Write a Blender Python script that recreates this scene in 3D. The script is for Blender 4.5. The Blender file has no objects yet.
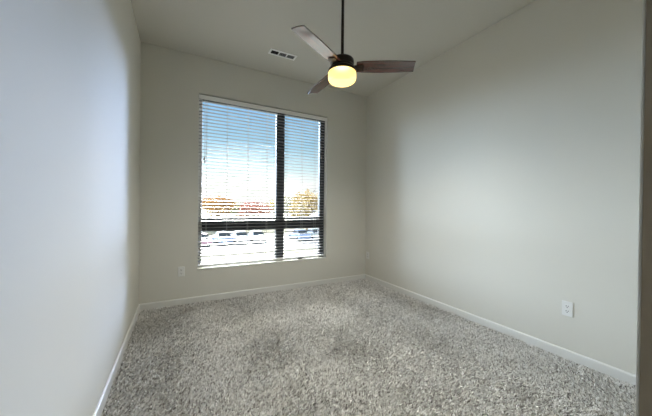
import bpy, bmesh, math, random
import numpy as np
from mathutils import Matrix, Vector

R = math.radians
SC = bpy.context.scene
COL = SC.collection
random.seed(7)
rng = np.random.default_rng(11)

# ------------------------------------------------------------------ camera
EYE = 1.2
YAW, PITCH, ROLL, FPX = R(28.2046), R(-0.333), R(0.608), 272.374
fw = Vector((math.sin(YAW) * math.cos(PITCH), math.cos(YAW) * math.cos(PITCH), math.sin(PITCH)))
rt = Vector((math.cos(YAW), -math.sin(YAW), 0))
up = rt.cross(fw)
rt, up = (math.cos(ROLL) * rt + math.sin(ROLL) * up), (math.cos(ROLL) * up - math.sin(ROLL) * rt)
cam_d = bpy.data.cameras.new('camera')
cam = bpy.data.objects.new('camera', cam_d)
COL.objects.link(cam)
cam.matrix_world = Matrix(((rt.x, up.x, -fw.x, 0), (rt.y, up.y, -fw.y, 0), (rt.z, up.z, -fw.z, EYE), (0, 0, 0, 1)))
cam_d.sensor_fit = 'HORIZONTAL'
cam_d.sensor_width = 36
cam_d.lens = FPX * 36 / 652
cam_d.clip_start = 0.02
cam_d.clip_end = 2000
SC.camera = cam

# room box (metres): X along the window wall, Y towards it, Z up; the eye is at X 0, Y 0
XL, XR, YB, H = -0.399, 2.729, 3.684, 3.021
WX0, WX1, WZ0, WZ1 = 0.195, 1.987, 0.414, 2.572       # window opening
YN = 0.1955                                            # room face of the doorway wall
DX1 = 0.862                                           # right jamb of the doorway

# ------------------------------------------------------------------ colour management
vs = SC.view_settings
vs.view_transform = 'Standard'
vs.look = 'None'
vs.gamma = 1
vs.use_curve_mapping = False
vs.exposure = 0.0
cy = SC.cycles
cy.use_denoising = True
cy.max_bounces = 14
cy.diffuse_bounces = 8
cy.transparent_max_bounces = 16
cy.sample_clamp_indirect = 6

# ------------------------------------------------------------------ sky
BULB = 300
LOBES = [   # azimuth fade in, azimuth fade out, elevation fade in, elevation fade out, colour, strength
    ((-80, -66), (-26, -3), (-3, 2), (22, 40), (.78, .94, 1.18), 27),
    ((28.5, 32), (36, 44), (-3, 2), (12, 26), (.55, .69, 1.08), 104),
    ((-14, 0), (15, 27), (23, 28), (40, 50), (1.0, .95, .88), 260),
]
def build_sky():
    w = bpy.data.worlds.new('sky')
    SC.world = w
    w.use_nodes = True
    nt = w.node_tree
    nt.nodes.clear()
    N = nt.nodes.new
    L = nt.links.new
    out = N('ShaderNodeOutputWorld')
    bg = N('ShaderNodeBackground')
    tc = N('ShaderNodeTexCoord')
    sep = N('ShaderNodeSeparateXYZ')
    L(tc.outputs['Generated'], sep.inputs[0])
    def math_(op, a, b=None):
        n = N('ShaderNodeMath'); n.operation = op
        for i, v in enumerate((a, b)):
            if v is None: continue
            if isinstance(v, (int, float)): n.inputs[i].default_value = v
            else: L(v, n.inputs[i])
        return n.outputs[0]
    def ss(v, a, b, lo, hi):
        n = N('ShaderNodeMapRange'); n.interpolation_type = 'SMOOTHSTEP'
        L(v, n.inputs['Value'])
        n.inputs['From Min'].default_value = a; n.inputs['From Max'].default_value = b
        n.inputs['To Min'].default_value = lo; n.inputs['To Max'].default_value = hi
        return n.outputs[0]
    el = math_('ARCSINE', sep.outputs['Z'])
    az = math_('ARCTAN2', sep.outputs['X'], sep.outputs['Y'])
    # clear autumn sky: white at the horizon, blue above
    ramp = N('ShaderNodeValToRGB')
    L(ss(el, R(-2), R(60), 0, 1), ramp.inputs[0])
    # map range is smoothstep, so place the stops accordingly
    def st(deg):
        t = (deg + 2) / 62
        return t * t * (3 - 2 * t)
    cr = ramp.color_ramp
    stops = [(-2, (1.05, 1.03, 1.0)), (4.5, (1.1, 1.1, 1.08)), (7.5, (.76, .96, 1.04)), (12, (.46, .75, .98)), (21, (.28, .55, .93)), (60, (.22, .45, .9))]
    while len(cr.elements) < len(stops): cr.elements.new(.5)
    for e, (d, c) in zip(cr.elements, stops):
        e.position = st(d); e.color = (*c, 1)
    # sky lobes added outside the view to light the room, none behind the building
    def lobe(az_in, az_out, el_in, el_out, colour, k):
        m_ = math_('MULTIPLY', ss(az, R(az_in[0]), R(az_in[1]), 0, 1), ss(az, R(az_out[0]), R(az_out[1]), 1, 0))
        m_ = math_('MULTIPLY', m_, math_('MULTIPLY', ss(el, R(el_in[0]), R(el_in[1]), 0, 1), ss(el, R(el_out[0]), R(el_out[1]), 1, 0)))
        n = N('ShaderNodeVectorMath'); n.operation = 'SCALE'
        n.inputs[0].default_value = colour
        L(math_('MULTIPLY', m_, k), n.inputs['Scale'])
        return n.outputs[0]
    total = ramp.outputs[0]
    for args in LOBES:
        ad = N('ShaderNodeVectorMath'); ad.operation = 'ADD'
        L(total, ad.inputs[0]); L(lobe(*args), ad.inputs[1])
        total = ad.outputs[0]
    L(total, bg.inputs['Color'])
    bg.inputs['Strength'].default_value = 1.0
    L(bg.outputs[0], out.inputs[0])
build_sky()

sun_d = bpy.data.lights.new('sun', 'SUN')
sun = bpy.data.objects.new('sun', sun_d)
COL.objects.link(sun)
sun_d.energy = 5.0
sun_d.angle = R(0.6)
sun_d.color = (1, .93, .82)
sun.rotation_euler = (R(52), 0, R(-20))              # from behind the building, on to the trees

por_d = bpy.data.lights.new('window_portal', 'AREA')
por = bpy.data.objects.new('window_portal', por_d)
COL.objects.link(por)
por_d.shape = 'RECTANGLE'
por_d.size, por_d.size_y = WX1 - WX0, WZ1 - WZ0
por.location = ((WX0 + WX1) / 2, YB + .17, (WZ0 + WZ1) / 2)
por.rotation_euler = (R(-90), 0, 0)
por_d.cycles.is_portal = True

# ------------------------------------------------------------------ materials
def mat(name, col=(.8, .8, .8), rough=.5, metal=0, spec=.5, **kw):
    m = bpy.data.materials.new(name)
    m.use_nodes = True
    b = m.node_tree.nodes['Principled BSDF']
    b.inputs['Base Color'].default_value = (*col, 1)
    b.inputs['Roughness'].default_value = rough
    b.inputs['Metallic'].default_value = metal
    b.inputs['Specular IOR Level'].default_value = spec
    for k, v in kw.items():
        b.inputs[k.replace('_', ' ')].default_value = v
    return m
def nodes(m):
    nt = m.node_tree
    return nt, nt.nodes.new, nt.links.new, nt.nodes['Principled BSDF']
def bump(m, scale, strength, dist, detail=3):
    nt, N, L, b = nodes(m)
    tc = N('ShaderNodeTexCoord')
    no = N('ShaderNodeTexNoise'); no.inputs['Scale'].default_value = scale; no.inputs['Detail'].default_value = detail
    L(tc.outputs['Object'], no.inputs['Vector'])
    bu = N('ShaderNodeBump'); bu.inputs['Strength'].default_value = strength; bu.inputs['Distance'].default_value = dist
    L(no.outputs[0], bu.inputs['Height']); L(bu.outputs[0], b.inputs['Normal'])
    return no
def mottled(name, c0, c1, scale, rough=.9, detail=4, lo=.35, hi=.65, spec=.2):
    m = mat(name, c0, rough, spec=spec)
    nt, N, L, b = nodes(m)
    tc = N('ShaderNodeTexCoord')
    no = N('ShaderNodeTexNoise'); no.inputs['Scale'].default_value = scale; no.inputs['Detail'].default_value = detail
    L(tc.outputs['Object'], no.inputs['Vector'])
    r = N('ShaderNodeValToRGB')
    r.color_ramp.elements[0].position = lo; r.color_ramp.elements[0].color = (*c0, 1)
    r.color_ramp.elements[1].position = hi; r.color_ramp.elements[1].color = (*c1, 1)
    L(no.outputs[0], r.inputs[0]); L(r.outputs[0], b.inputs['Base Color'])
    return m

M = {}
M['paint'] = mat('greige wall paint', (.65, .635, .575), .7, spec=.15); bump(M['paint'], 220, .12, .002)
M['ceiling'] = mat('ceiling paint', (.58, .565, .51), .8, spec=.2); bump(M['ceiling'], 160, .2, .002)
M['trim'] = mat('white trim paint', (.71, .705, .675), .35)
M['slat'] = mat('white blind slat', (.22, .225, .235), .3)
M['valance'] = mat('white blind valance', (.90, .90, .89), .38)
M['cord'] = mat('blind cord', (.55, .55, .54), .8)
M['tassel'] = mat('grey tassel', (.10, .10, .10), .4)
M['frame'] = mat('dark bronze window frame', (.035, .037, .042), .4)
M['plate'] = mat('white outlet plastic', (.74, .74, .72), .3)
M['dark'] = mat('dark slot', (.015, .015, .015), .6)
M['screw'] = mat('screw metal', (.6, .6, .58), .3, 1)
M['bronze'] = mat('oil rubbed bronze', (.022, .014, .010), .33, .6)
M['vent'] = mat('painted vent metal', (.92, .92, .90), .45)
M['vent_in'] = mat('vent duct inside', (.012, .012, .012), .9)
M['louver'] = mat('vent louver grey', (.22, .23, .23), .5)

def walnut():
    m = mat('dark walnut blade', (.05, .015, .008), .4, spec=.25, Coat_Weight=1, Coat_Roughness=.2, Coat_IOR=1.95)
    nt, N, L, b = nodes(m)
    tc = N('ShaderNodeTexCoord')
    mp = N('ShaderNodeMapping'); mp.inputs['Scale'].default_value = (2.2, 38, 38)
    L(tc.outputs['Object'], mp.inputs['Vector'])
    no = N('ShaderNodeTexNoise'); no.inputs['Scale'].default_value = 1.6; no.inputs['Detail'].default_value = 6; no.inputs['Distortion'].default_value = .6
    L(mp.outputs[0], no.inputs['Vector'])
    r = N('ShaderNodeValToRGB')
    r.color_ramp.elements[0].position = .35; r.color_ramp.elements[0].color = (.014, .003, .002, 1)
    r.color_ramp.elements[1].position = .68; r.color_ramp.elements[1].color = (.095, .015, .006, 1)
    L(no.outputs[0], r.inputs[0]); L(r.outputs[0], b.inputs['Base Color'])
    return m
M['walnut'] = walnut()

def glass():
    m = bpy.data.materials.new('window glass'); m.use_nodes = True
    nt = m.node_tree; nt.nodes.clear(); N = nt.nodes.new; L = nt.links.new
    o = N('ShaderNodeOutputMaterial'); mx = N('ShaderNodeMixShader'); t = N('ShaderNodeBsdfTransparent'); g = N('ShaderNodeBsdfGlossy'); f = N('ShaderNodeFresnel')
    t.inputs[0].default_value = (.96, .98, .97, 1); g.inputs['Roughness'].default_value = .02; f.inputs[0].default_value = 1.3
    L(f.outputs[0], mx.inputs[0]); L(t.outputs[0], mx.inputs[1]); L(g.outputs[0], mx.inputs[2]); L(mx.outputs[0], o.inputs[0])
    return m
M['glass'] = glass()
def opal(m):
    nt, N, L, b = nodes(m)
    o = [n for n in nt.nodes if n.type == 'OUTPUT_MATERIAL'][0]
    mx = N('ShaderNodeMixShader'); t = N('ShaderNodeBsdfTransparent'); t.inputs[0].default_value = (1, .97, .90, 1)
    mx.inputs[0].default_value = .65
    L(t.outputs[0], mx.inputs[1]); L(b.outputs[0], mx.inputs[2]); L(mx.outputs[0], o.inputs[0])
    return m
M['globe'] = opal(mat('warm opal glass', (.85, .68, .28), .3, Emission_Color=(1, .74, .25, 1), Emission_Strength=1.9))

def carpet_fibre():
    m = mat('carpet fibre', (.4, .38, .34), 1, spec=0)
    nt, N, L, b = nodes(m)
    g = N('ShaderNodeAttribute'); g.attribute_name = 'fibre_tone'
    r = N('ShaderNodeValToRGB')
    els = [(0, (.10, .092, .08)), (.25, (.44, .42, .39)), (.5, (.80, .785, .755)), (.75, (.91, .90, .88)), (1, (.96, .955, .945))]
    while len(r.color_ramp.elements) < len(els): r.color_ramp.elements.new(.5)
    for e, (p, c) in zip(r.color_ramp.elements, els):
        e.position = p; e.color = (*c, 1)
    L(g.outputs['Fac'], r.inputs[0]); L(r.outputs[0], b.inputs['Base Color'])
    return m
M['fibre'] = carpet_fibre()
M['carpet'] = mottled('carpet backing', (.36, .35, .33), (.66, .64, .61), 140)
bump(M['carpet'], 160, .8, .01)

# ------------------------------------------------------------------ mesh helpers
def tag(o, label=None, cat=None, group=None, kind=None):
    if label: o['label'] = label
    if cat: o['category'] = cat
    if group: o['group'] = group
    if kind: o['kind'] = kind
    return o
def obj(name, bm, m, parent=None, smooth=False):
    me = bpy.data.meshes.new(name)
    bm.normal_update()
    bm.to_mesh(me); bm.free()
    if smooth:
        for p in me.polygons: p.use_smooth = True
    me.materials.append(m)
    o = bpy.data.objects.new(name, me)
    COL.objects.link(o)
    if parent: o.parent = parent
    return o
def thing(name, label, cat, loc=(0, 0, 0), rot=(0, 0, 0), group=None):
    o = bpy.data.objects.new(name, None)
    o.empty_display_size = .1
    COL.objects.link(o)
    o.location = loc; o.rotation_euler = rot
    return tag(o, label, cat, group)
def copy_tree(o, parent=None):
    c = o.copy(); COL.objects.link(c)
    if parent: c.parent = parent
    for ch in list(o.children): copy_tree(ch, c)
    return c
def box(bm, x0, x1, y0, y1, z0, z1, bev=0, mtx=None, seg=2):
    vs_ = [bm.verts.new((x, y, z)) for x in (x0, x1) for y in (y0, y1) for z in (z0, z1)]
    idx = [(0, 1, 3, 2), (4, 6, 7, 5), (0, 4, 5, 1), (2, 3, 7, 6), (0, 2, 6, 4), (1, 5, 7, 3)]
    fs = [bm.faces.new([vs_[i] for i in f]) for f in idx]
    out_v = vs_
    if bev:
        es = list({e for f in fs for e in f.edges})
        r_ = bmesh.ops.bevel(bm, geom=es, offset=bev, segments=seg, affect='EDGES', profile=.5)
        out_v = list({v for f in r_['faces'] for v in f.verts} | {v for v in vs_ if v.is_valid})
    if mtx: bmesh.ops.transform(bm, matrix=mtx, verts=out_v)
    return bm
def lathe(bm, prof, seg=48, cx=0, cy_=0, cap=True):
    rings = []
    for r_, z in prof:
        rings.append([bm.verts.new((cx + r_ * math.cos(2 * math.pi * k / seg), cy_ + r_ * math.sin(2 * math.pi * k / seg), z)) for k in range(seg)])
    for a, b in zip(rings, rings[1:]):
        for k in range(seg):
            bm.faces.new((a[k], a[(k + 1) % seg], b[(k + 1) % seg], b[k]))
    if cap:
        bm.faces.new(list(reversed(rings[0]))); bm.faces.new(rings[-1])
    bmesh.ops.recalc_face_normals(bm, faces=bm.faces)
    return bm
def tube(bm, pts, rads, seg=8):
    pts = [Vector(p) for p in pts]
    if isinstance(rads, (int, float)): rads = [rads] * len(pts)
    rings = []
    for i, p in enumerate(pts):
        d = (pts[min(i + 1, len(pts) - 1)] - pts[max(i - 1, 0)]).normalized()
        a = d.orthogonal().normalized(); b = d.cross(a)
        if rings:                                     # keep the twist small
            ref = (rings[-1][0].co - pts[i - 1]); a = (ref - d * ref.dot(d)).normalized(); b = d.cross(a)
        rings.append([bm.verts.new(p + rads[i] * (math.cos(2 * math.pi * k / seg) * a + math.sin(2 * math.pi * k / seg) * b)) for k in range(seg)])
    for a, b in zip(rings, rings[1:]):
        for k in range(seg):
            bm.faces.new((a[k], a[(k + 1) % seg], b[(k + 1) % seg], b[k]))
    bm.faces.new(list(reversed(rings[0]))); bm.faces.new(rings[-1])
    return bm
NB = bmesh.new
def struct(name, bm, m, parent=None, smooth=False):
    o = obj(name, bm, m, parent, smooth)
    o['kind'] = 'structure'
    return o

# ------------------------------------------------------------------ the room
T = .14
HY = -1.7                                             # far end of the hall behind the doorway
b = NB(); box(b, XL - T, XR + T, HY - T, YB + .16, -.2, 0); struct('floor', b, M['carpet'])
b = NB(); box(b, XL - T, XR + T, HY - T, YB + .16, H, H + .2); struct('ceiling', b, M['ceiling'])
b = NB(); box(b, XL - T, XL, HY, YB + .16, 0, H); struct('wall_left', b, M['paint'])
b = NB(); box(b, XR, XR + T, YN - .12, YB + .16, 0, H); struct('wall_right', b, M['paint'])

def back_wall():
    bm = NB()
    xs = [XL, WX0, WX1, XR]; zs = [0, WZ0, WZ1, H]
    y0, y1 = YB, YB + .16
    v = {}
    for iy, y in enumerate((y0, y1)):
        for i, x in enumerate(xs):
            for k, z in enumerate(zs):
                v[i, iy, k] = bm.verts.new((x, y, z))
    for i in range(3):
        for k in range(3):
            if i == 1 and k == 1: continue
            bm.faces.new((v[i, 0, k], v[i + 1, 0, k], v[i + 1, 0, k + 1], v[i, 0, k + 1]))
            bm.faces.new((v[i, 1, k], v[i, 1, k + 1], v[i + 1, 1, k + 1], v[i + 1, 1, k]))
    for (a, c) in (((1, 1), (2, 1)), ((2, 1), (2, 2)), ((2, 2), (1, 2)), ((1, 2), (1, 1))):
        bm.faces.new((v[a[0], 0, a[1]], v[c[0], 0, c[1]], v[c[0], 1, c[1]], v[a[0], 1, a[1]]))
    bmesh.ops.recalc_face_normals(bm, faces=bm.faces)
    return bm
struct('wall_back', back_wall(), M['paint'])

# doorway wall: the eye stands in its opening
b = NB()
box(b, DX1, XR, YN - .12, YN, 0, H, .004)
box(b, XL, DX1 + .01, YN - .12, YN, 2.75, H)
struct('wall_front', b, M['paint'])
M['jamb'] = mat('taupe jamb tone', (.34, .29, .22), .6, spec=.3)  # jamb lining in a darker tone than the wall
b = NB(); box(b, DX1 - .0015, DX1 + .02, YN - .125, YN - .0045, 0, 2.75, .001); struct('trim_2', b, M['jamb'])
b = NB(); box(b, DX1 - .0015, DX1 + .01, YN - .0042, YN + .0006, 0, 2.75, .001); struct('corner_highlight', b, M['trim'])  # white strip paints in the bright highlight along the doorway corner
b = NB(); box(b, DX1 + .5, DX1 + .5 + T, HY, YN - .12, 0, H); struct('wall_hall_right', b, M['paint'])
b = NB(); box(b, XL, DX1 + .5 + T, HY - T, HY, 0, H); struct('wall_hall_end', b, M['paint'])

def baseboard(name, length, mtx):
    # profile in (out from wall, up), run along +x
    prof = [(0, 0), (.013, 0), (.013, .066), (.011, .073), (.006, .078), (0, .08)]
    bm = NB()
    A = [bm.verts.new((0, p, q)) for p, q in prof]; B = [bm.verts.new((length, p, q)) for p, q in prof]
    n = len(prof)
    for i in range(n): bm.faces.new((A[i], A[(i + 1) % n], B[(i + 1) % n], B[i]))
    bm.faces.new(A); bm.faces.new(list(reversed(B)))
    bmesh.ops.transform(bm, matrix=mtx, verts=bm.verts)
    bmesh.ops.recalc_face_normals(bm, faces=bm.faces)
    return struct(name, bm, M['trim'])
baseboard('baseboard_back', XR - XL, Matrix.Translation((XR, YB, 0)) @ Matrix.Rotation(math.pi, 4, 'Z'))
baseboard('baseboard_left', YB - HY, Matrix.Translation((XL, YB, 0)) @ Matrix.Rotation(-math.pi / 2, 4, 'Z'))
baseboard('baseboard_right', YB - YN, Matrix.Translation((XR, YN, 0)) @ Matrix.Rotation(math.pi / 2, 4, 'Z'))

# ------------------------------------------------------------------ window
GY = YB + .115                                        # glass plane
FY0, FY1 = YB + .09, YB + .15
MX0, MX1 = 1.210, 1.332                               # mullion
TZ0, TZ1 = .865, 1.035                                # transom
b = NB()
box(b, WX0, WX0 + .05, FY0 + .004, FY1, WZ0, WZ1, .004)
box(b, WX1 - .080, WX1, FY0, FY1, WZ0, WZ1, .004)
box(b, WX0 + .05, WX1 - .080, FY0, FY1, WZ0, WZ0 + .038, .004)
box(b, WX0 + .05, WX1 - .080, FY0, FY1, WZ1 - .045, WZ1, .004)
win = struct('window_1', b, M['frame'])
def wpart(name, *bx, m='frame', bev=.004):
    bm = NB(); box(bm, *bx, bev); return obj(name, bm, M[m], win)
wpart('mullion', MX0, MX1, FY0 - .005, FY1, WZ0 + .038, WZ1 - .045)
for x0, x1 in ((WX0 + .05, MX0), (MX1, WX1 - .080)):
    tr = wpart('transom', x0, x1, FY0, FY1, TZ0, TZ1)
    bm = NB(); box(bm, x0, x1, FY0 - .004, FY0 + .001, TZ0 + .06, TZ0 + .066); obj('rail_seam', bm, M['dark'], tr)
    for z0, z1 in ((WZ0 + .038, TZ0), (TZ1, WZ1 - .045)):
        wpart('glass_pane', x0, x1, GY, GY + .006, z0, z1, m='glass', bev=0)
wpart('jamb_liner', WX0, WX0 + .048, FY0 - .012, FY0 + .003, WZ0 + .006, WZ1 - .045, m='trim')
wpart('bottom_liner', WX0 + .048, WX1 - .080, FY0 - .012, FY0 - .0005, WZ0 + .006, WZ0 + .036, m='trim')
# crank of the lower opening light
bm = NB(); box(bm, 1.555, 1.635, FY0 - .034, FY0 - .012, WZ0 + .012, WZ0 + .034, .005)
cr_ = obj('crank_housing', bm, M['frame'], win)
bm = NB(); tube(bm, [(1.60, FY0 - .030, WZ0 + .022), (1.60, YB + .030, WZ0 + .019), (1.585, YB + .014, WZ0 + .016), (1.545, YB + .010, WZ0 + .015), (1.520, YB + .010, WZ0 + .015)], [.006, .006, .007, .007, .009], 10)
obj('crank_handle', bm, M['frame'], cr_, True)
# sill board
b = NB(); box(b, WX0 - .0, WX1 + .0, YB - .008, FY0, WZ0 - .012, WZ0 + .004, .003); struct('trim_1', b, M['trim'])

# ------------------------------------------------------------------ blind
BX0, BX1 = WX0 + .006, WX1 - .030
BYC = YB + .036
blind = thing('window_blind', 'wide white horizontal slat blind with open slats hanging inside the window recess', 'blind', ((BX0 + BX1) / 2, BYC, WZ1 - .002))
hw = (BX1 - BX0) / 2
def bpart(name, bm, m, parent=blind, smooth=False): return obj(name, bm, M[m], parent, smooth)
bm = NB(); box(bm, -hw - .002, hw + .022, -.026, .028, -.046, -.004, .002); head = bpart('headrail', bm, 'slat')
bm = NB(); box(bm, -hw - .002, hw + .026, -.038, -.029, -.066, -.013, .003); bpart('valance', bm, 'valance')
SLAT, PITCH_S = .0508, .0425
top_z, bot_z = -.080, WZ0 - WZ1 + .052
n_s = int((top_z - bot_z) / PITCH_S) + 1
def slat_mesh():
    bm = NB()
    segs = 6; tilt = R(5.0); th = .0028
    tops, bots = [], []
    for k in range(segs + 1):
        u = k / segs - .5
        y = u * SLAT; z = .0022 * (1 - 4 * u * u)
        yy = y * math.cos(tilt) - z * math.sin(tilt); zz = y * math.sin(tilt) + z * math.cos(tilt)
        tops.append((yy, zz + th / 2)); bots.append((yy, zz - th / 2))
    ring = tops + bots[::-1]
    A = [bm.verts.new((-hw, y, z)) for y, z in ring]; B = [bm.verts.new((hw, y, z)) for y, z in ring]
    n = len(ring)
    for i in range(n): bm.faces.new((A[i], B[i], B[(i + 1) % n], A[(i + 1) % n]))
    bm.faces.new(A); bm.faces.new(list(reversed(B)))
    bmesh.ops.recalc_face_normals(bm, faces=bm.faces)
    return bm
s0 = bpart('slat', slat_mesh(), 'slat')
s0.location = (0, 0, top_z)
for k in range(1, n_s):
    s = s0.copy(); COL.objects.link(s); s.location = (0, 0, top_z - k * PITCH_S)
bz = top_z - n_s * PITCH_S + .012
bm = NB(); box(bm, -hw, hw, -.026, .026, bz - .018, bz, .005); bpart('bottom_rail', bm, 'valance')
lad = [.29, .535, .80, 1.06, 1.345, 1.585, 1.80]
for x in lad:
    xx = x - (BX0 + BX1) / 2
    bm = NB()
    box(bm, xx - .0014, xx + .0014, -.0275, -.0262, bz - .01, -.05)
    box(bm, xx - .0014, xx + .0014, .0262, .0275, bz - .01, -.05)
    bpart('ladder_cord', bm, 'cord')
xx = .262 - (BX0 + BX1) / 2
for dx, zl in ((0, 1.79 - WZ1), (.009, 1.755 - WZ1)):
    bm = NB(); tube(bm, [(xx + dx, -.033, -.05), (xx + dx, -.0335, zl)], .0013, 6)
    c_ = bpart('pull_cord', bm, 'cord', blind)
    bm = NB(); lathe(bm, [(.002, .006), (.006, 0), (.009, -.016), (.0085, -.026), (.004, -.030)], 14, xx + dx, -.036)
    bmesh.ops.translate(bm, verts=bm.verts, vec=(0, 0, zl))
    bpart('tassel', bm, 'tassel', c_, True)

# ------------------------------------------------------------------ ceiling fan
FX, FYC, FZ = 1.194, 1.965, 2.371
fan = thing('ceiling_fan', 'dark bronze ceiling fan with three walnut blades and a lit drum light', 'ceiling fan', (FX, FYC, H))
def fz(z): return z - H
def fpart(name, bm, m, parent=fan, smooth=True): return obj(name, bm, M[m], parent, smooth)
bm = NB(); lathe(bm, [(.03, fz(H - .05)), (.05, fz(H - .046)), (.062, fz(H - .02)), (.065, fz(H))], 40); fpart('canopy', bm, 'bronze')
bm = NB(); lathe(bm, [(.0125, fz(FZ + .07)), (.0125, fz(H - .045))], 24); fpart('downrod', bm, 'bronze')
bm = NB(); lathe(bm, [(.030, fz(FZ + .066)), (.030, fz(FZ + .078)), (.024, fz(FZ + .090)), (.0125, fz(FZ + .092))], 32); fpart('rod_collar', bm, 'bronze')
prof = [(.060, -.022), (.094, -.020), (.098, -.012), (.098, .010), (.092, .014), (.092, .018), (.098, .022), (.100, .030), (.098, .052), (.093, .061), (.082, .066), (.03, .068)]
bm = NB(); lathe(bm, [(r_, fz(FZ + z)) for r_, z in prof], 56); mh = fpart('motor_housing', bm, 'bronze')
prof = [(.07, -.012), (.104, -.014), (.114, -.022), (.120, -.034), (.120, -.046), (.112, -.048)]
bm = NB(); lathe(bm, [(r_, fz(FZ + z)) for r_, z in prof], 56); fpart('light_fitter', bm, 'bronze')
prof = [(.112, -.044), (.1165, -.050), (.1175, -.070), (.1165, -.098), (.112, -.112), (.102, -.122), (.085, -.128), (.05, -.132), (.012, -.133)]
bm = NB(); lathe(bm, [(r_, fz(FZ + z)) for r_, z in reversed(prof)], 56); fpart('light_globe', bm, 'globe')

# the globe's lamp: a bulb that shines down through the opal glass
bulb_d = bpy.data.lights.new('bulb', 'SPOT')
bulb_d.energy = BULB
bulb_d.color = (.98, .98, .95)
bulb_d.spot_size = R(158); bulb_d.spot_blend = 1.0
bulb_d.shadow_soft_size = 0
bulb = bpy.data.objects.new('bulb', bulb_d)
COL.objects.link(bulb)
bulb.parent = fan
bulb.location = (0, 0, fz(FZ - .09))

def blade_mesh():
    bm = NB()
    nx, ny = 26, 8
    r0, r1 = .118, .600
    th = .009
    def w(t):                                         # plank with gently bowed long edges
        return .118 + .016 * math.sin(math.pi * min(1, t * 1.05)) - .010 * max(0, (.12 - t) / .12)
    top, bot = {}, {}
    for i in range(nx + 1):
        t = i / nx
        for j in range(ny + 1):
            v_ = j / ny - .5
            x = r0 + (r1 - r0) * t + (.010 * v_ * t)
            y = v_ * w(t)
            z = .004 * (1 - 4 * v_ * v_)
            e = th / 2
            top[i, j] = bm.verts.new((x, y, z + e)); bot[i, j] = bm.verts.new((x, y, z - e))
    for i in range(nx):
        for j in range(ny):
            bm.faces.new((top[i, j], top[i + 1, j], top[i + 1, j + 1], top[i, j + 1]))
            bm.faces.new((bot[i, j], bot[i, j + 1], bot[i + 1, j + 1], bot[i + 1, j]))
        for j in (0, ny):
            bm.faces.new((top[i, j], bot[i, j], bot[i + 1, j], top[i + 1, j]))
    for j in range(ny):
        for i in (0, nx):
            bm.faces.new((top[i, j], top[i, j + 1], bot[i, j + 1], bot[i, j]))
    bmesh.ops.recalc_face_normals(bm, faces=bm.faces)
    return bm
def bracket_mesh():
    bm = NB()
    pts = [(.085, -.022), (.085, .022), (.125, .030), (.170, .036), (.182, .028), (.182, -.028), (.170, -.036), (.125, -.030)]
    A = [bm.verts.new((x, y, -.0045)) for x, y in pts]; B = [bm.verts.new((x, y, -.0100)) for x, y in pts]
    n = len(pts)
    for i in range(n): bm.faces.new((A[i], A[(i + 1) % n], B[(i + 1) % n], B[i]))
    bm.faces.new(A); bm.faces.new(list(reversed(B)))
    bmesh.ops.recalc_face_normals(bm, faces=bm.faces)
    return bm
PHI0, PITCH_B = R(-30.6), R(13)
for k in range(3):
    bl = obj('blade', blade_mesh(), M['walnut'], fan)
    br = obj('blade_bracket', bracket_mesh(), M['bronze'], bl)
    for sx, sy in ((.158, .020), (.158, -.020), (.140, 0)):
        bm = NB(); lathe(bm, [(.0035, -.0128), (.0055, -.0115), (.0055, -.0098)], 12, sx, sy)
        obj('screw', bm, M['bronze'], bl)
    # the edge on the clockwise side is the higher one
    bl.matrix_local = Matrix.Translation((0, 0, fz(FZ))) @ Matrix.Rotation(PHI0 + k * 2 * math.pi / 3, 4, 'Z') @ Matrix.Rotation(-PITCH_B, 4, 'X')

# ------------------------------------------------------------------ ceiling vent
VX0, VX1, VY0, VY1 = .912, 1.243, 3.090, 3.206
vent = thing('ceiling_vent', 'small white rectangular air vent with three louver sections set in the ceiling', 'vent', ((VX0 + VX1) / 2, (VY0 + VY1) / 2, H))
vl, vw = (VX1 - VX0) / 2, (VY1 - VY0) / 2
bm = NB()
fr = .022
box(bm, -vl, vl, -vw, -vw + fr, -.008, 0, .002); box(bm, -vl, vl, vw - fr, vw, -.008, 0, .002)
inx = vl - fr
bars = [-vl, -vl + fr, -inx + (2 * inx) / 3 - .007, -inx + (2 * inx) / 3 + .007, inx - (2 * inx) / 3 - .007, inx - (2 * inx) / 3 + .007, vl - fr, vl]
for i in range(0, 8, 2): box(bm, bars[i], bars[i + 1], -vw + fr, vw - fr, -.0075, 0, .0015)
obj('frame', bm, M['vent'], vent)
bm = NB(); box(bm, -vl + .01, vl - .01, -vw + .01, vw - .01, -.0015, -.0002); obj('duct_opening', bm, M['vent_in'], vent)
for i, ang in ((1, 0), (3, 24), (5, 18)):
    x0, x1 = bars[i], bars[i + 1]
    bm = NB()
    if ang:
        nl = 6
        for q in range(nl):
            yc = -vw + fr + (q + .5) * (2 * (vw - fr)) / nl
            box(bm, x0 + .001, x1 - .001, -.0052, .0052, -.0005, .0005, 0, Matrix.Translation((0, yc, -.0045)) @ Matrix.Rotation(R(ang), 4, 'X'))
    else:
        nl = 8
        for q in range(nl):
            xc = x0 + (q + .5) * (x1 - x0) / nl
            box(bm, -.0005, .0005, -vw + fr + .001, vw - fr - .001, -.0045, .0045, 0, Matrix.Translation((xc, 0, -.0055)) @ Matrix.Rotation(R(38), 4, 'Y'))
    obj('louver_set', bm, M['louver'] if ang else M['vent_in'], vent)

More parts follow.
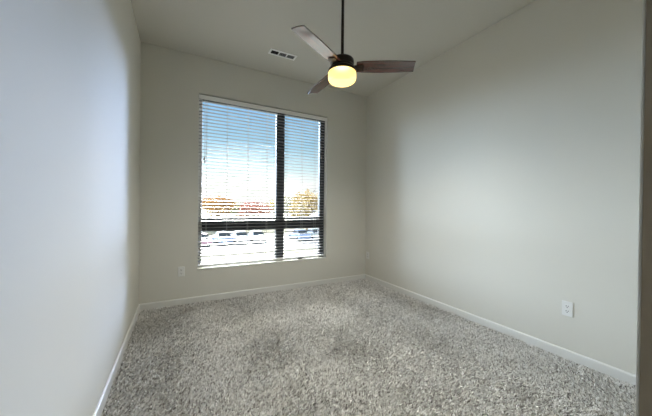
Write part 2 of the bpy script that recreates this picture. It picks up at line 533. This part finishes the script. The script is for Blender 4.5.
# ------------------------------------------------------------------ outlets
def make_outlet(label):
    # local: wall is the plane y = 0, the room is towards -y
    t = thing('wall_outlet', label, 'outlet', group='wall outlets')
    bm = NB(); box(bm, -.036, .036, -.0065, 0, -.058, .058, .003); obj('cover_plate', bm, M['plate'], t)
    for s in (-1, 1):
        bm = NB()
        ring = []
        for k in range(24):
            a = 2 * math.pi * k / 24
            ring.append((max(-.0155, min(.0155, .0175 * math.cos(a))), .0142 * math.sin(a) + s * .0195))
        A = [bm.verts.new((x, -.0060, z)) for x, z in ring]; B = [bm.verts.new((x * .96, -.0088, (z - s * .0195) * .96 + s * .0195)) for x, z in ring]
        for i in range(24): bm.faces.new((A[i], A[(i + 1) % 24], B[(i + 1) % 24], B[i]))
        bm.faces.new(A); bm.faces.new(list(reversed(B)))
        bmesh.ops.recalc_face_normals(bm, faces=bm.faces)
        rc = obj('receptacle', bm, M['plate'], t)
        for x, w_, h_ in ((-.0066, .0020, .0050), (.0066, .0020, .0044)):
            bm = NB(); box(bm, x - w_, x + w_, -.0091, -.0085, s * .0195 + .0030 - h_, s * .0195 + .0030 + h_); obj('slot', bm, M['dark'], rc)
        bm = NB(); lathe(bm, [(.0034, 0), (.0034, .0006)], 12)
        bmesh.ops.transform(bm, matrix=Matrix.Translation((0, -.0085, s * .0195 - .0075)) @ Matrix.Rotation(R(90), 4, 'X'), verts=bm.verts)
        obj('ground_hole', bm, M['dark'], rc)
    bm = NB(); lathe(bm, [(.0032, 0), (.0032, .0008), (.0022, .0014)], 14)
    bmesh.ops.transform(bm, matrix=Matrix.Translation((0, -.0062, 0)) @ Matrix.Rotation(R(90), 4, 'X'), verts=bm.verts)
    obj('screw', bm, M['screw'], t)
    return t
o1 = make_outlet('white duplex outlet on the long bright wall, the largest and nearest outlet')
o1.location = (XR, .995, .405); o1.rotation_euler = (0, 0, R(-90))
o2 = copy_tree(o1); o2['label'] = 'small white duplex outlet on the window wall below and beside the window'
o2.location = (.020, YB, .402); o2.rotation_euler = (0, 0, 0)
o3 = copy_tree(o1); o3['label'] = 'faint white duplex outlet beside the far room corner, seen nearly edge on'
o3.location = (XR, 3.612, .404); o3.rotation_euler = (0, 0, R(-90))

# ------------------------------------------------------------------ carpet pile
def carpet():
    x0, x1, y0, y1 = XL + .014, XR - .014, YN + .02, YB - .014
    P = []
    # denser where one stands close to it
    for (a, c, n) in ((y0, 1.5, 140000), (1.5, 2.5, 95000), (2.5, y1, 80000)):
        P.append(np.column_stack([rng.uniform(x0, x1, n), rng.uniform(a, c, n)]))
    P = np.concatenate(P); n = len(P)
    def field(s, seed):
        r_ = np.random.default_rng(seed); v = np.zeros(n)
        for _ in range(9):
            k = r_.normal(0, s, 2); v += np.sin(P @ k + r_.uniform(0, 6.28))
        return v / 3
    head = 1.0 * field(3.0, 3) + .5 * field(12, 4) + rng.normal(0, 1.1, n)
    lean = rng.uniform(.5, 1.5, n)
    clump = field(420, 21) + .35 * field(120, 22)
    hgt = rng.uniform(.009, .016, n) * (1 + .15 * field(9, 8))
    wid = rng.uniform(.0020, .0036, n)
    tip = np.column_stack([np.cos(head) * lean * hgt, np.sin(head) * lean * hgt, hgt])
    tw = rng.uniform(0, math.pi, n)
    side = np.column_stack([np.cos(tw) * wid, np.sin(tw) * wid, np.zeros(n)])
    base = np.column_stack([P, np.zeros(n)])
    V = np.stack([base - side, base + side, base + tip + side * .8, base + tip - side * .8], 1).reshape(-1, 3)
    me = bpy.data.meshes.new('carpet_pile')
    me.vertices.add(4 * n); me.vertices.foreach_set('co', V.astype(np.float32).ravel())
    me.loops.add(4 * n); me.loops.foreach_set('vertex_index', np.arange(4 * n, dtype=np.int32))
    me.polygons.add(n); me.polygons.foreach_set('loop_start', np.arange(0, 4 * n, 4, dtype=np.int32))
    me.polygons.foreach_set('loop_total', np.full(n, 4, dtype=np.int32))
    me.update(calc_edges=True); me.validate()
    tone = np.clip(.49 + .05 * clump + rng.normal(0, .29, n), 0, 1)
    at = me.attributes.new('fibre_tone', 'FLOAT', 'FACE'); at.data.foreach_set('value', tone.astype(np.float32))
    me.materials.append(M['fibre'])
    o = bpy.data.objects.new('carpet_pile', me); COL.objects.link(o)
    tag(o, 'shaggy speckled grey and beige carpet pile covering the whole floor', 'carpet', kind='stuff')
carpet()

# ------------------------------------------------------------------ outdoors, one floor below
GZ = -3.8
M['lawn'] = mottled('pale autumn lawn', (.055, .06, .03), (.085, .08, .045), .35)
M['asphalt'] = mottled('light asphalt', (.055, .055, .06), (.075, .075, .08), .6)
M['kerb'] = mat('kerb concrete', (.62, .61, .58), .9)
M['bark'] = mottled('tree bark', (.14, .11, .08), (.26, .21, .16), 6)
def leafm(name, c0, c1): return mottled(name, c0, c1, .8, .8)
M['orange'] = leafm('orange leaves', (.30, .14, .04), (.38, .22, .08))
M['red'] = leafm('red leaves', (.30, .10, .08), (.36, .16, .12))
M['yellow'] = leafm('yellow leaves', (.34, .24, .07), (.40, .30, .13))
M['olive'] = leafm('pale olive leaves', (.22, .21, .11), (.30, .28, .17))
M['tyre'] = mat('tyre rubber', (.03, .03, .03), .8)
M['carglass'] = mat('car glass', (.03, .04, .05), .1)
b = NB(); box(b, -140, 320, YB + 6, 420, GZ - .3, GZ); struct('ground', b, M['lawn'])
b = NB(); box(b, -2.5, 60, 29, 46, GZ, GZ + .04); struct('parking_lot', b, M['asphalt'])
M['bounce_slab'] = mottled('pale bounce surface', (.70, .64, .52), (.80, .74, .62), .8)
b = NB(); box(b, -120, -2.5, YB + 5, 100, GZ, GZ + .05); struct('bounce_slab', b, M['bounce_slab'])  # unseen pale slab added to bounce daylight up into the room
b = NB()
for y in (28.75, 46): box(b, -2.5, 60, y, y + .25, GZ, GZ + .15, .03)
struct('kerb', b, M['kerb'])

def pol(az, dist): return dist * math.sin(R(az)), dist * math.cos(R(az))
def tree(label, az, dist, height, crown_w, leaf, seed, kind='autumn_tree'):
    r_ = np.random.default_rng(seed)
    x, y = pol(az, dist)
    t = thing(kind, label, 'tree', (x, y, GZ), group='trees beyond the car park')
    bm = NB()
    th = height * .45
    tube(bm, [(0, 0, 0), (.05, 0, th * .5), (-.05, .05, th), (.1, 0, height * .75)], [.22, .17, .13, .05], 9)
    for k in range(6):
        a = k * 1.05 + r_.uniform(-.3, .3); z0 = th * r_.uniform(.65, 1.15)
        rr = crown_w * .36
        tube(bm, [(0, 0, z0), (math.cos(a) * rr * .5, math.sin(a) * rr * .5, z0 + height * .12), (math.cos(a) * rr, math.sin(a) * rr, z0 + height * .26)], [.09, .06, .02], 6)
    obj('trunk', bm, M['bark'], t, True)
    # crown: leaf clusters over a handful of lobes
    lobes = [(0, 0, height * .72, crown_w * .36, height * .28)]
    for k in range(8):
        a = k * .8 + r_.uniform(-.3, .3); q = crown_w * .28
        lobes.append((math.cos(a) * q, math.sin(a) * q, height * r_.uniform(.45, .78), crown_w * r_.uniform(.18, .25), height * r_.uniform(.13, .19)))
    C = []
    for (lx, ly, lz, lr, lh) in lobes:
        m_ = int(420 * (lr / (crown_w * .36)) ** 1.5)
        d = r_.normal(size=(m_, 3)); d /= np.linalg.norm(d, axis=1)[:, None]
        rad = r_.uniform(.55, 1.05, (m_, 1))
        C.append(np.array([lx, ly, lz]) + d * rad * np.array([lr, lr, lh]))
    C = np.concatenate(C); n = len(C)
    s = r_.uniform(.16, .34, (n, 1))
    u_ = r_.normal(size=(n, 3)); u_ /= np.linalg.norm(u_, axis=1)[:, None]
    v_ = np.cross(u_, r_.normal(size=(n, 3))); v_ /= np.linalg.norm(v_, axis=1)[:, None]
    V = np.stack([C - u_ * s, C - v_ * s * .6, C + u_ * s, C + v_ * s * .6], 1).reshape(-1, 3)
    me = bpy.data.meshes.new('foliage')
    me.from_pydata(V.tolist(), [], [(4 * i, 4 * i + 1, 4 * i + 2, 4 * i + 3) for i in range(n)])
    me.materials.append(M[leaf])
    o = bpy.data.objects.new('foliage', me); COL.objects.link(o); o.parent = t
    return t
tree('orange round autumn tree beyond the car park, near the window edge', 6.6, 62, 7.2, 7.4, 'orange', 1)
tree('pinkish red autumn tree beyond the car park, beside the window mullion', 13.4, 66, 6.2, 8.2, 'red', 2)
tree('pale yellow low tree between the red tree and the mullion', 17.4, 84, 7.0, 6.6, 'yellow', 3)
tree('tall golden yellow tree standing behind the narrow window panes', 24.2, 46, 7.8, 6.4, 'yellow', 4)
tree('pale olive tree beside the tall golden tree, next to the mullion', 20.2, 74, 7.8, 7.4, 'olive', 5)
tree('wide pale yellow tree at the outer edge of the narrow panes', 29.2, 80, 8.4, 8.4, 'yellow', 6)
tree('low pale olive tree between the orange tree and the red tree', 10.0, 88, 6.2, 7.0, 'olive', 7)

def car(label, x, y, rz, paint, name='parked_car'):
    t = thing(name, label, 'car', (x, y, GZ + .04), (0, 0, rz), 'cars in the car park')
    def prism(pts, w0, w1):
        bm = NB()
        A = [bm.verts.new((px, -(w0 if z < .95 else w1), z)) for px, z in pts]; B = [bm.verts.new((px, (w0 if z < .95 else w1), z)) for px, z in pts]
        n = len(pts)
        for i in range(n): bm.faces.new((A[i], A[(i + 1) % n], B[(i + 1) % n], B[i]))
        bm.faces.new(A); bm.faces.new(list(reversed(B)))
        bmesh.ops.recalc_face_normals(bm, faces=bm.faces)
        bmesh.ops.bevel(bm, geom=list(bm.edges), offset=.05, segments=2, affect='EDGES')
        return bm
    bd = prism([(-2.2, .3), (2.2, .3), (2.25, .6), (2.1, .85), (1.1, .94), (-1.6, .94), (-2.15, .9), (-2.25, .6)], .88, .88)
    obj('body', bd, paint, t, False)
    obj('cabin', prism([(1.15, .88), (.45, 1.40), (-1.0, 1.42), (-1.75, .88)], .82, .64), M['carglass'], t)
    bm = NB(); box(bm, -1.0, .42, -.62, .62, 1.40, 1.47, .03); obj('roof', bm, paint, t)
    for wx in (-1.35, 1.38):
        for wy in (-.80, .80):
            bm = NB(); lathe(bm, [(.2, -.11), (.32, -.1), (.33, 0), (.32, .1), (.2, .11)], 20)
            bmesh.ops.transform(bm, matrix=Matrix.Translation((wx, wy, .33)) @ Matrix.Rotation(R(90), 4, 'X'), verts=bm.verts)
            obj('wheel', bm, M['tyre'], t)
    return t
cb = mat('blue car paint', (.22, .30, .50), .3); cs = mat('silver car paint', (.58, .60, .64), .3); cw = mat('white car paint', (.8, .8, .8), .3); cg = mat('grey green car paint', (.34, .40, .38), .3); crd = mat('plum car paint', (.42, .25, .34), .3)
for az, d, rz, p, l in ((3.6, 37, 95, crd, 'plum coloured car parked nearest the window edge'),
                        (7.4, 38.5, 95, cb, 'blue car parked second from the window edge'),
                        (10.6, 39, 93, cs, 'silver car parked between the blue car and the white car'),
                        (13.8, 39.5, 92, cw, 'white car parked just before the window mullion'),
                        (8.6, 46, 88, cs, 'silver car in the farther parking row behind the blue car'),
                        (22.6, 41, 92, cb, 'blue car seen through the narrow lower pane'),
                        (25.6, 43, 92, cg, 'grey green car at the outer side of the narrow lower pane')):
    x, y = pol(az, d); car(l, x, y, R(rz), p)
